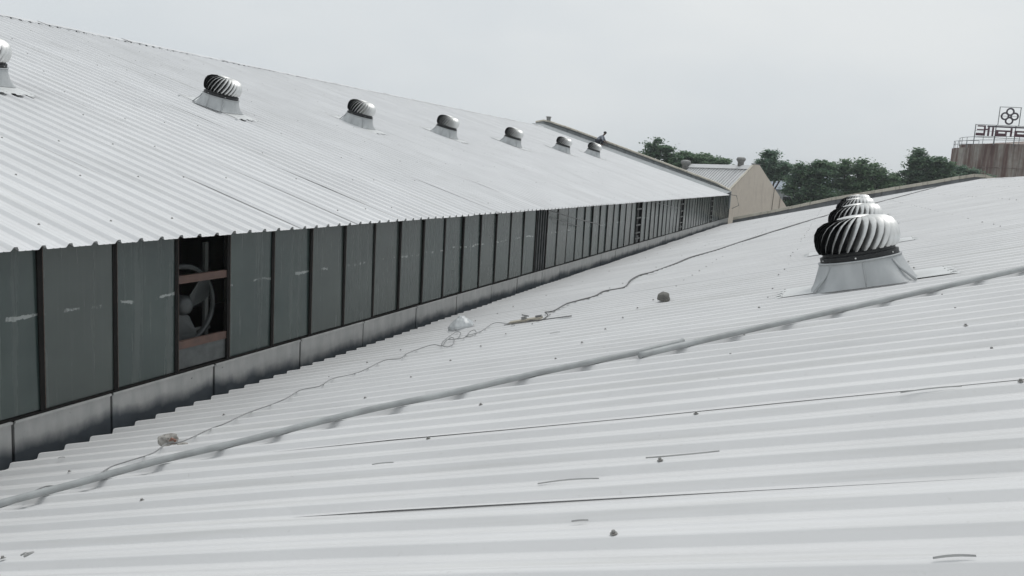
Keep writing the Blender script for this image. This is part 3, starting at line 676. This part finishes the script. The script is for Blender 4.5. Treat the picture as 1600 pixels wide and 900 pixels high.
# slivers and dry bits on the near roof
DEB = [(-0.53, 3.73, 0.34, 'long curved dark sliver below the topmost near screw row at centre right'), (-1.02, 3.60, 0.30, 'faint curved sliver left of the longest one on the near roof'),
       (-0.81, 3.06, 0.07, 'tiny dark fleck on the near roof low in the middle'), (0.42, 2.53, 0.11, 'small dark curl near the bottom right corner of the roof'),
       (0.55, 4.56, 0.28, 'thin dark sliver near the right edge above the others'), (-2.25, 4.03, 0.14, 'short dark sliver under a screw left of centre'),
       (-3.49, 5.22, 0.6, 'long thin sliver just behind the grey pipe at left'), (-6.02, 5.12, 0.08, 'small dark chip beside the low edge of the near roof'),
       (-2.9, 9.2, 0.12, 'small dark scrap behind the pipe near the middle of the roof'), (-3.35, 17.0, 0.2, 'tiny dark scrap beside the wavy dark cable')]
for i, (x, y, ln, lab) in enumerate(DEB):
    b = MB(); n = 7; hw = min(0.0035, ln*0.04); rg_ = random.Random(i); cv = rg_.uniform(-0.05, 0.07)*ln
    for j in range(n):
        t = j/(n-1); wv = hw*math.sin(math.pi*min(1, max(0.06, t)))**0.7+0.0004
        px = (t-0.5)*ln; py = cv*4*(t-0.5)**2+px*0.05; pz = 0.004+0.004*math.sin(t*3.1)
        b.v += [(px, py-wv, pz), (px, py+wv, pz+0.002), (px, py, pz+0.006)]
    for j in range(n-1):
        for a, c_ in ((0, 1), (1, 2), (2, 0)): b.f.append((j*3+a, j*3+c_, (j+1)*3+c_, (j+1)*3+a))
    tag(link('dry_sliver', b.mesh('dry_sliver', M['scratch']), None, on_roof(x, y, 0.046 if ((y-Y0R) % PITCH) < 0.094 else 0.006), (0, -AR, 0)), lab, 'debris', 'slivers of debris on the near roof')
b = MB(); b.tube(smooth_path([(-0.05, 0, 0.0), (-0.01, 0.0, 0.012), (0.0, -0.02, 0.0), (0.03, 0.0, 0.010), (0.01, 0.02, 0.006), (-0.01, -0.01, 0.01)], 4), 0.005, 6)
tag(link('wire_knot', b.mesh('wire_knot', M['scratch'], True), None, on_roof(-3.62, 2.87, 0.05), (0, -AR, 0)), 'small knot of bent wire in the bottom left corner of the near roof', 'wire')

# ------------------------------------------------------------------ person crouching by the far parapet
def skin_body(name, joints, edges, mat, parent=None, lv=2):
    me = bpy.data.meshes.new(name); me.from_pydata([j[0] for j in joints], edges, []); me.materials.append(mat)
    o = bpy.data.objects.new(name, me); C.objects.link(o)
    if parent: o.parent = parent
    md = o.modifiers.new('skin', 'SKIN'); md.use_smooth_shade = True
    for i, j in enumerate(joints): me.skin_vertices[0].data[i].radius = (j[1], j[1])
    me.skin_vertices[0].data[0].use_root = True
    s = o.modifiers.new('sub', 'SUBSURF'); s.levels = lv; s.render_levels = lv
    return o
# local frame: x to the right along the roof edge, feet at z = 0, facing +x
PJ = [((-0.34, 0, 0.36), 0.13), ((-0.24, 0, 0.55), 0.125), ((-0.05, 0, 0.72), 0.135), ((0.06, 0, 0.80), 0.07), ((0.12, 0, 0.86), 0.055), ((0.19, 0, 0.95), 0.095), ((0.21, 0, 1.04), 0.088),
      ((0.02, 0.20, 0.72), 0.06), ((0.14, 0.22, 0.47), 0.045), ((0.30, 0.15, 0.27), 0.033), ((0.35, 0.13, 0.20), 0.028),
      ((0.02, -0.20, 0.72), 0.06), ((0.12, -0.22, 0.45), 0.045), ((0.27, -0.16, 0.25), 0.033), ((0.32, -0.14, 0.18), 0.028),
      ((-0.32, 0.11, 0.33), 0.10), ((0.10, 0.15, 0.50), 0.072), ((-0.04, 0.14, 0.10), 0.05), ((0.10, 0.15, 0.04), 0.04),
      ((-0.32, -0.11, 0.33), 0.10), ((0.12, -0.15, 0.46), 0.072), ((0.0, -0.14, 0.10), 0.05), ((0.14, -0.15, 0.04), 0.04)]
PE = [(0, 1), (1, 2), (2, 3), (3, 4), (4, 5), (5, 6), (2, 7), (7, 8), (8, 9), (9, 10), (2, 11), (11, 12), (12, 13), (13, 14), (0, 15), (15, 16), (16, 17), (17, 18), (0, 19), (19, 20), (20, 21), (21, 22)]
px_, py_ = -16.48, 60.7
per = empty('person', (px_, py_, zl(px_)+0.14)); per.scale = (1.0, 1.15, 0.92)
tag(per, 'person with dark hair in grey-white shirt crouching by the far parapet', 'person')
skin_body('body', PJ, PE, M['skin'], per)
sh = [(PJ[i][0], PJ[i][1]*k_*1.12) for i, k_ in ((0, 1.12), (1, 1.12), (2, 1.10), (3, 1.05), (7, 1.25), (8, 1.3), (11, 1.25), (12, 1.3))]
sh += [((0.20, 0.19, 0.39), 0.05), ((0.18, -0.20, 0.36), 0.05)]
skin_body('shirt', sh, [(0, 1), (1, 2), (2, 3), (2, 4), (4, 5), (2, 6), (6, 7), (5, 8), (7, 9)], M['shirt'], per)
tr = [(PJ[i][0], PJ[i][1]*1.16) for i in (0, 15, 16, 17, 19, 20, 21)]
skin_body('trousers', tr, [(0, 1), (1, 2), (2, 3), (0, 4), (4, 5), (5, 6)], M['trousers'], per)
hb = rock(5, (0.118, 0.112, 0.112), 0.05, 3); link('hair', hb.mesh('hair', M['hair'], True), per, (0.19, 0, 1.03), (0, 0.15, 0))
fb = MB(); fb.cyl((0.285, 0, 0.985), (0.315, 0, 0.97), 0.022, 0.012, 8); link('nose', fb.mesh('nose', M['skin']), per)
for s in (-1, 1):
    for i in range(4):
        fb = MB(); bx, by, bz = (0.33, s*0.13+(i-1.5)*0.018, 0.185 if s > 0 else 0.165)
        fb.tube([(bx, by, bz), (bx+0.045, by, bz-0.025), (bx+0.06-0.004*abs(i-1.5), by, bz-0.065)], [0.010, 0.009, 0.007], 6); link('finger', fb.mesh('finger', M['skin']), per)

# ------------------------------------------------------------------ buildings beyond
gbl = empty('beige_gable_building', (-8, 92, GZ)); tag(gbl, 'beige rendered gable building with white ribbed roof beyond the upper shed', 'building')
A = Vector((-7.7, 89.1, 0)); W = Vector((0.8, 0.6, 0)); RD = Vector((-0.6, 0.8, 0))
def gpt(s, z, l=0.0): return A+W*s+RD*l+Vector((0, 0, z))
def gl(name, me): return link(name, me, gbl, Vector((0, 0, 0))-Vector((-8, 92, GZ)))
prof = [(-2.9, GZ), (-2.9, -1.05), (-2.55, -0.72), (-0.5, 1.62), (-0.25, 1.80), (0.28, 1.75), (4.45, -2.95), (4.45, GZ)]
b = MB(); b.prism([gpt(s, z) for s, z in prof], RD*0.3); gl('gable_wall', b.mesh('gable_wall', M['beige']))
b = MB(); b.prism([gpt(-2.95, -1.0, -0.03), gpt(-0.5, 1.66, -0.03), gpt(-0.28, 1.86, -0.03), gpt(-0.28, 1.76, -0.03), gpt(-0.5, 1.56, -0.03), gpt(-2.95, -1.1, -0.03)], RD*0.4); gl('rake_trim', b.mesh('rake_trim', M['coping']))
b = MB(); b.prism([gpt(-0.42, 1.80, -0.04), gpt(0.42, 1.76, -0.04), gpt(0.42, 1.84, -0.04), gpt(-0.42, 1.90, -0.04)], RD*0.5); gl('ridge_end', b.mesh('ridge_end', M['parapet_dark']))
# visible roof plane towards the camera: ridge -> eave, built of sheets with standing ribs
for i in range(12):
    b = MB(); l0, l1 = 0.32+i*1.25, 0.32+(i+1)*1.25
    p = [gpt(-0.05, 1.48, l0), gpt(-0.05, 1.48, l1), gpt(-4.6, -3.3, l1), gpt(-4.6, -3.3, l0)]
    b.add(p, [(0, 1, 2, 3)])
    for j in range(2):
        l = l0+0.2+j*0.62
        b.prism([gpt(-0.05, 1.49, l), gpt(-0.05, 1.49, l+0.16), gpt(-0.05, 1.62, l+0.13), gpt(-0.05, 1.62, l+0.03)], gpt(-4.6, -3.28)-gpt(-0.05, 1.49))
    gl('roof_sheet', b.mesh('roof_sheet', M['roof']))
b = MB(); b.add([gpt(-0.05, 1.48, 0.3), gpt(-0.05, 1.48, 15.3), gpt(4.4, -2.95, 15.3), gpt(4.4, -2.95, 0.3)], [(0, 1, 2, 3)]); gl('back_slope', b.mesh('back_slope', M['roof']))
b = MB(); b.prism([gpt(-0.45, 1.30, 0.35), gpt(-0.05, 1.72, 0.35), gpt(0.3, 1.35, 0.35)], RD*14.9); gl('ridge_cap', b.mesh('ridge_cap', M['roof']))
for s, zt in ((2.25, -0.45), (3.05, -1.35)):
    b = MB(); b.tube([gpt(s, zt, -0.04), gpt(s-0.06, zt-1.6, -0.04), gpt(s-0.12, -4.6, -0.04)], 0.022, 6); gl('drain_pipe', b.mesh('drain_pipe', M['edge']))
b = MB(); b.add([gpt(-2.9, GZ, 0.1), gpt(-2.9, -1.1, 0.1), gpt(-2.9, -1.1, 15), gpt(-2.9, GZ, 15)], [(0, 1, 2, 3)]); gl('side_wall', b.mesh('side_wall', M['beige']))
# two old ventilators on its ridge
b = MB(); b.lathe([(0.34, 0), (0.34, 0.42), (0.38, 0.44), (0.38, 0.52)], 20); OB = b.mesh('stack', M['vent_old'], True)
b = MB(); b.lathe([(0.40, 0.0), (0.47, 0.10), (0.50, 0.24), (0.46, 0.38), (0.30, 0.46), (0.10, 0.48)], 24); OH = b.mesh('cowl', M['vent_old'], True)
vb = MB()
for i in range(20):
    a = 2*math.pi*i/20
    vb.tube([(0.42*math.cos(a), 0.42*math.sin(a), 0.02), (0.51*math.cos(a+.1), 0.51*math.sin(a+.1), 0.22), (0.38*math.cos(a+.25), 0.38*math.sin(a+.25), 0.42)], 0.02, 4)
OV = vb.mesh('cowl_ribs', M['vent_old'])
for l, s, dz, sc, lab in ((3.2, 0.0, 1.62, 0.95, 'old dull grey ventilator standing on the ridge nearer the beige gable'), (14.6, -0.5, 1.0, 1.18, 'old dull grey ventilator at the far left end of the beige building ridge')):
    o = empty('old_ventilator', gpt(s, dz, l)); o.scale = (sc, sc, sc); tag(o, lab, 'roof vent', 'old ventilators on the beige building')
    link('stack', OB, o); h = link('cowl', OH, o, (0, 0, 0.5)); link('cowl_ribs', OV, h)
# grey-roofed building
gb = empty('grey_roofed_building', (-6, 124, GZ)); tag(gb, 'distant building with plain blue-grey sloping roof between gable and trees', 'building')
def gg(name, b, mat): return link(name, b.mesh(name, mat), gb, Vector((6, -124, -GZ)))
b = MB(); b.prism([(-13, 121.0, -0.75), (2, 121.0, -0.75), (2, 121.0, -0.9), (-13, 121.0, -0.9)], (0, 0.1, 0)); b.add([(-13, 121, -0.75), (2, 121, -0.75), (2, 127, 1.35), (-13, 127, 1.35)], [(0, 1, 2, 3)]); gg('roof', b, M['slate'])
b = MB(); b.box((-5.5, 123.5, (GZ-0.9)/2), (14.4, 4.6, -0.95-GZ)); gg('wall', b, M['white_wall'])
for x in (-9, -6, -3, 0):
    b = MB(); b.box((x, 121.18, -2.4), (1.3, 0.08, 1.3)); gg('window', b, M['dark'])

# ------------------------------------------------------------------ silo with sign
silo = empty('rusty_silo', (23, 140, GZ)); tag(silo, 'rust-streaked concrete silo with handrail and sign at right', 'silo')
SO = Vector((23, 140, GZ))
def sl(name, b, mat, smooth=False): return link(name, b.mesh(name, mat, smooth), silo, Vector((0, 0, 0))-SO)
def silo_panels(cx, cy, r, ztop, a0, a1, n, seed):
    rg_ = random.Random(seed)
    for i in range(n):
        b = MB(); ta = R(a0+(a1-a0)*i/n); tb = R(a0+(a1-a0)*(i+1)/n); rr = r
        bulge = 0.35 if i % 2 == 0 else 0.10; m_ = 6; ring = []
        for j in range(m_+1):
            t = ta+(tb-ta)*j/m_; q = rr+bulge*math.sin(math.pi*j/m_); ring.append((cx+q*math.cos(t), cy+q*math.sin(t)))
        v = [(x, y, GZ) for x, y in ring]+[(x, y, ztop) for x, y in ring]; f = [(j, j+1, m_+2+j, m_+1+j) for j in range(m_)]
        b.add(v, f); sl('wall_stave', b, M['rust'], True)
    b = MB(); nn = 40; b.add([(cx+r*math.cos(2*math.pi*i/nn), cy+r*math.sin(2*math.pi*i/nn), ztop-0.05) for i in range(nn)]+[(cx, cy, ztop+0.9)], [(i, (i+1) % nn, nn) for i in range(nn)])
    sl('silo_roof', b, M['rust'])
    b = MB(); b.tube([(cx+(r+0.34)*math.cos(R(t)), cy+(r+0.34)*math.sin(R(t)), ztop-3.4) for t in range(150, 391, 5)], 0.05, 5, False); sl('band_hoop', b, M['rust'])
CX, CY, SRD = 25.7, 146.5, 8.4
silo_panels(CX, CY, SRD, 7.5, 150, 390, 16, 2)
silo_panels(20.4, 146.0, 4.0, 6.95, 150, 390, 9, 3)
def rails(cx, cy, r, z, a0, a1, st):
    b = MB()
    for dz in (0.55, 1.05): b.tube([(cx+r*math.cos(R(t)), cy+r*math.sin(R(t)), z+dz) for t in range(a0, a1+1, 6)], 0.035, 5)
    sl('handrail', b, M['thin_steel'])
    for t in range(a0, a1+1, st):
        b = MB(); p = (cx+r*math.cos(R(t)), cy+r*math.sin(R(t))); b.cyl((p[0], p[1], z-0.1), (p[0], p[1], z+1.05), 0.035, None, 6); sl('handrail_post', b, M['thin_steel'])
rails(CX, CY, SRD+0.2, 7.5, 168, 366, 11); rails(20.4, 146.0, 4.1, 6.95, 156, 252, 24)
# sign: local x right, z up, built facing the camera side
sg = empty('sign', (17.8, 136.9, 8.0)); sg.rotation_euler = (0, 0, R(10)); tag(sg, 'maroon lettered sign with four-ring emblem standing on the rusty silo', 'sign')
U = 1/ (15*9.55)          # sign unit: one pixel of the enlarged photograph
def sx(x): return (x-135)*U
def sz(x, y): return (790-(y-(x-135)*0.0476))*U
def sgp(name, b, mat): return link(name, b.mesh(name, mat), sg)
def bar(x0, x1, y0, y1, mb, d=0.06, off=-0.08):
    # shear of the photographed slope removed: lettering stands square on its board
    a = sx(x0); c_ = sx(x1); zt = (790-y0)*U; zb = (790-y1)*U
    mb.box(((a+c_)/2, off, (zt+zb)/2), (c_-a, d, zt-zb))
b = MB()
for x in (130, 515, 885, 1200, 1560): bar(x-7, x+7, 500, 905, b, 0.10, 0.06)
bar(120, 1570, 500, 510, b, 0.1, 0.03); bar(120, 1570, 753, 763, b, 0.1, 0.03); bar(136, 1560, 628, 634, b, 0.03, -0.02)
sgp('frame', b, M['thin_steel'])
# the three letters and their head bar
b = MB()
bar(160, 318, 520, 548, b); bar(155, 284, 595, 620, b); bar(142, 284, 672, 728, b); bar(284, 318, 549, 728, b, 0.06); bar(319, 358, 585, 612, b); bar(358, 396, 552, 728, b)
sgp('letter', b, M['maroon'])
b = MB(); bar(440, 476, 552, 728, b); sgp('letter', b, M['maroon'])
for dx in (0, 352):
    b = MB(); bar(512+dx, 724+dx, 600, 632, b); bar(512+dx, 565+dx, 633, 664, b); bar(692+dx, 724+dx, 633, 664, b); bar(512+dx, 724+dx, 665, 724, b); bar(725+dx, 786+dx, 600, 628, b); bar(786+dx, 822+dx, 552, 728, b)
    sgp('letter', b, M['maroon'])
b = MB(); bar(345, 1230, 520, 550, b); sgp('head_bar', b, M['plum'])
# emblem panel
b = MB(); bar(533, 545, 130, 500, b, 0.08, 0.0); bar(925, 937, 130, 500, b, 0.08, 0.0); bar(533, 937, 130, 141, b, 0.081, 0.0); bar(546, 924, 314, 320, b, 0.03, -0.02); sgp('emblem_frame', b, M['thin_steel'])
for ex_, ey in ((735, 228), (646, 318), (824, 318), (735, 408)):
    b = MB(); n = 28; ri, ro = 49*U, 81*U; cx_, cz_ = sx(ex_), (790-ey)*U
    dy = -0.06 if ex_ == 735 else -0.075
    v = []
    for yy in (dy, dy-0.04):
        for r_ in (ri, ro): v += [(cx_+r_*math.cos(2*math.pi*i/n), yy, cz_+r_*math.sin(2*math.pi*i/n)) for i in range(n)]
    f = []
    for i in range(n):
        j = (i+1) % n; f += [(2*n+i, 2*n+j, 3*n+j, 3*n+i), (i, n+i, n+j, j), (n+i, 3*n+i, 3*n+j, n+j), (i, j, 2*n+j, 2*n+i)]
    b.add(v, f); sgp('emblem_ring', b, M['plum'])

# ------------------------------------------------------------------ trees
def tree(label, base, top_z, lobes, leaf, seed, nclump=260, leaf_sz=0.42, kind='broadleaf_tree'):
    """lobes: (x, y, z, rx, ry, rz) in metres; leaves sit in clumps through the lobes' outer volume"""
    rg_ = random.Random(seed); bx, by = base
    t = empty(kind, (bx, by, GZ)); tag(t, label, 'tree', 'trees beyond the sheds')
    O = Vector((bx, by, GZ)); b = MB(); cz = min(l[2] for l in lobes)
    fork = Vector((bx+rg_.uniform(-.3, .3), by, (GZ+cz)/2+0.5))
    b.tube([(bx, by, GZ), (bx+0.1, by, GZ+2), fork], [0.42, 0.34, 0.28], 8); tips = []
    for (x, y, z, rx, ry, rz) in lobes:
        c_ = Vector((x, y, z)); mid = fork.lerp(c_, 0.55)+Vector((rg_.uniform(-.3, .3), rg_.uniform(-.3, .3), rg_.uniform(-.2, .4)))
        b.tube([fork, mid, c_], [0.2, 0.12, 0.06], 6)
        for q in range(4):
            d = Vector((rg_.uniform(-1, 1)*rx, rg_.uniform(-1, 1)*ry, rg_.uniform(-.2, 1)*rz))*0.75
            b.tube([mid.lerp(c_, 0.7), c_+d*0.6, c_+d], [0.07, 0.045, 0.02], 5)
    link('trunk', b.mesh('trunk', M['bark']), t, -O)
    b = MB(); tot = sum(l[3]*l[5] for l in lobes)
    extra = []
    for (x, y, z, rx, ry, rz) in lobes:
        for _ in range(3):
            a_ = rg_.uniform(0.1, math.pi-0.1); k2 = rg_.uniform(0.95, 1.25)
            extra.append((x+rx*k2*math.cos(a_), y+rg_.uniform(-.5, .5), z+rz*k2*math.sin(a_), rx*0.2, ry*0.2, rz*0.16))
    lobes = [(x, y, z, rx*0.9, ry*0.9, rz*0.86) for x, y, z, rx, ry, rz in lobes]+extra
    for (x, y, z, rx, ry, rz) in lobes:
        n = int(nclump*0.95*rx*rz/tot)+4
        for _ in range(n):
            d = Vector((rg_.gauss(0, 1), rg_.gauss(0, 1), rg_.gauss(0, 1))).normalized()*(rg_.random()**0.45)*rg_.uniform(0.86, 1.10)
            cc = Vector((x+d.x*rx, y+d.y*ry, z+d.z*rz)); cs = rg_.uniform(0.45, 0.95)
            for q in range(42):
                e = Vector((rg_.gauss(0, .5), rg_.gauss(0, .5), rg_.gauss(0, .24)))*cs
                p = cc+e; s = leaf_sz*rg_.uniform(0.5, 1.1)*0.55
                u = Vector((rg_.uniform(-1, 1), rg_.uniform(-1, 1), rg_.uniform(-.5, .5))).normalized(); v_ = u.cross(Vector((rg_.uniform(-.7, .7), rg_.uniform(-1.1, .5), 1))).normalized()
                o = len(b.v); b.v += [tuple(p-u*s), tuple(p+v_*s*0.6), tuple(p+u*s), tuple(p-v_*s*0.6)]; b.f.append((o, o+1, o+2, o+3))
    cr_ = link('crown', b.mesh('crown', leaf), t, -O)
    return t
def L3(lst): return [(x, y, z, rx, ry, rz) for x, y, z, rx, ry, rz in lst]
tree('tall dark tree with a gap in its crown behind the upper shed parapet', (-20.3, 107), 4.2,
     [(-21.6, 107, 3.4, 1.3, 1.4, 1.0), (-23.3, 106.5, 2.2, 1.5, 1.4, 0.9), (-20.2, 107.5, 2.2, 1.2, 1.2, 1.2), (-22.0, 107, 1.0, 2.2, 1.8, 1.2), (-19.6, 107, 0.3, 2.2, 1.8, 1.6), (-24.6, 107, 0.6, 1.6, 1.5, 1.2)], M['leaf_dark'], 1, 230)
tree('broad dark tree right of the gapped one, behind the ribbed white roof', (-16.4, 110), 3.3,
     [(-17.4, 110, 2.5, 1.7, 1.6, 1.1), (-15.3, 110, 2.2, 1.5, 1.6, 1.0), (-18.9, 110, 1.7, 1.6, 1.5, 1.2), (-13.9, 110, 1.3, 1.3, 1.4, 1.1), (-16.5, 110, 0.5, 3.6, 1.8, 1.3), (-13.4, 110, 0.2, 1.3, 1.4, 1.0)], M['leaf'], 2, 280)
tree('small sparse tree peeping over the beige gable apex', (-8.1, 113), 3.4,
     [(-8.4, 113, 2.8, 1.0, 1.0, 0.9), (-7.2, 113, 2.0, 1.0, 1.0, 0.8), (-9.0, 113, 1.6, 1.1, 1.0, 1.0), (-7.2, 113, 0.9, 1.5, 1.2, 0.8), (-6.2, 113, 1.6, 0.6, 0.7, 0.6)], M['leaf_blue'], 3, 130)
tree('large bushy tree just right of the beige gable, in front of grey roof', (-3.4, 109), 2.9,
     [(-3.9, 109, 1.7, 1.7, 1.6, 1.0), (-1.7, 109, 1.5, 1.6, 1.6, 1.1), (-4.6, 109, 0.4, 1.2, 1.5, 1.0), (-2.6, 109, 0.0, 2.2, 1.8, 1.5), (-3.9, 108, -1.6, 1.5, 1.6, 1.5), (-1.2, 108, -1.6, 2.4, 1.8, 1.8), (-3.2, 108, -3.0, 2.0, 1.6, 1.4)], M['leaf_dark'], 4, 420)
tree('wide spreading tree with layered branches left of the nearest roof vent', (1.9, 111), 3.3,
     [(0.6, 111, 2.1, 1.6, 1.6, 0.9), (2.6, 111, 2.3, 1.6, 1.6, 0.9), (4.4, 111, 1.5, 1.5, 1.6, 0.9), (1.2, 111, 0.6, 2.4, 1.8, 1.3), (4.0, 111, 0.3, 2.2, 1.8, 1.2), (5.9, 111, 0.4, 1.1, 1.2, 0.8), (2.6, 110, -1.3, 3.6, 1.8, 1.5), (6.2, 110, -0.8, 1.3, 1.4, 0.9)], M['leaf'], 5, 460)
tree('upright tree with ragged top between the rooftop vents and the silo', (9.6, 116), 4.6,
     [(9.0, 116, 4.0, 0.9, 1.0, 0.9), (10.3, 116, 3.5, 1.3, 1.2, 0.8), (8.8, 116, 2.6, 1.3, 1.3, 1.0), (11.2, 116, 2.4, 1.4, 1.3, 1.0), (9.6, 116, 1.2, 2.4, 1.6, 1.3), (7.6, 116, 0.6, 1.0, 1.1, 0.7), (12.2, 116, 3.2, 0.5, 0.6, 0.7), (12.2, 116, 1.4, 1.2, 1.3, 1.0)], M['leaf_dark'], 6, 330)
tree('low rounded pale green tree in front of the rusty silo', (14.6, 119), 3.0,
     [(13.6, 119, 2.3, 1.3, 1.3, 0.9), (15.2, 119, 2.0, 1.6, 1.4, 0.8), (14.4, 119, 1.2, 2.2, 1.6, 1.0), (17.0, 119, 1.7, 1.2, 1.1, 0.6)], M['leaf_blue'], 7, 200)
tree('thin low tree beyond the gap between the big tree and the upright one', (6.9, 124), 1.0,
     [(7.2, 124, 0.2, 1.4, 1.3, 0.7), (8.8, 124, 0.5, 1.3, 1.3, 0.7)], M['leaf_blue'], 8, 90)

# ------------------------------------------------------------------ thin monsoon haze
hz = MB(); hz.box((0, 240, 2.0), (700, 620, 26.0)); hm = bpy.data.materials.new('haze'); hm.use_nodes = True
hn = hm.node_tree; hn.nodes.clear(); ho = hn.nodes.new('ShaderNodeOutputMaterial'); hv = hn.nodes.new('ShaderNodeVolumePrincipled')
hv.inputs['Color'].default_value = (0.86, 0.90, 0.93, 1); hv.inputs['Density'].default_value = 0.0006; hn.links.new(hv.outputs[0], ho.inputs['Volume'])
tag(link('haze', hz.mesh('haze', hm)), kind='stuff')
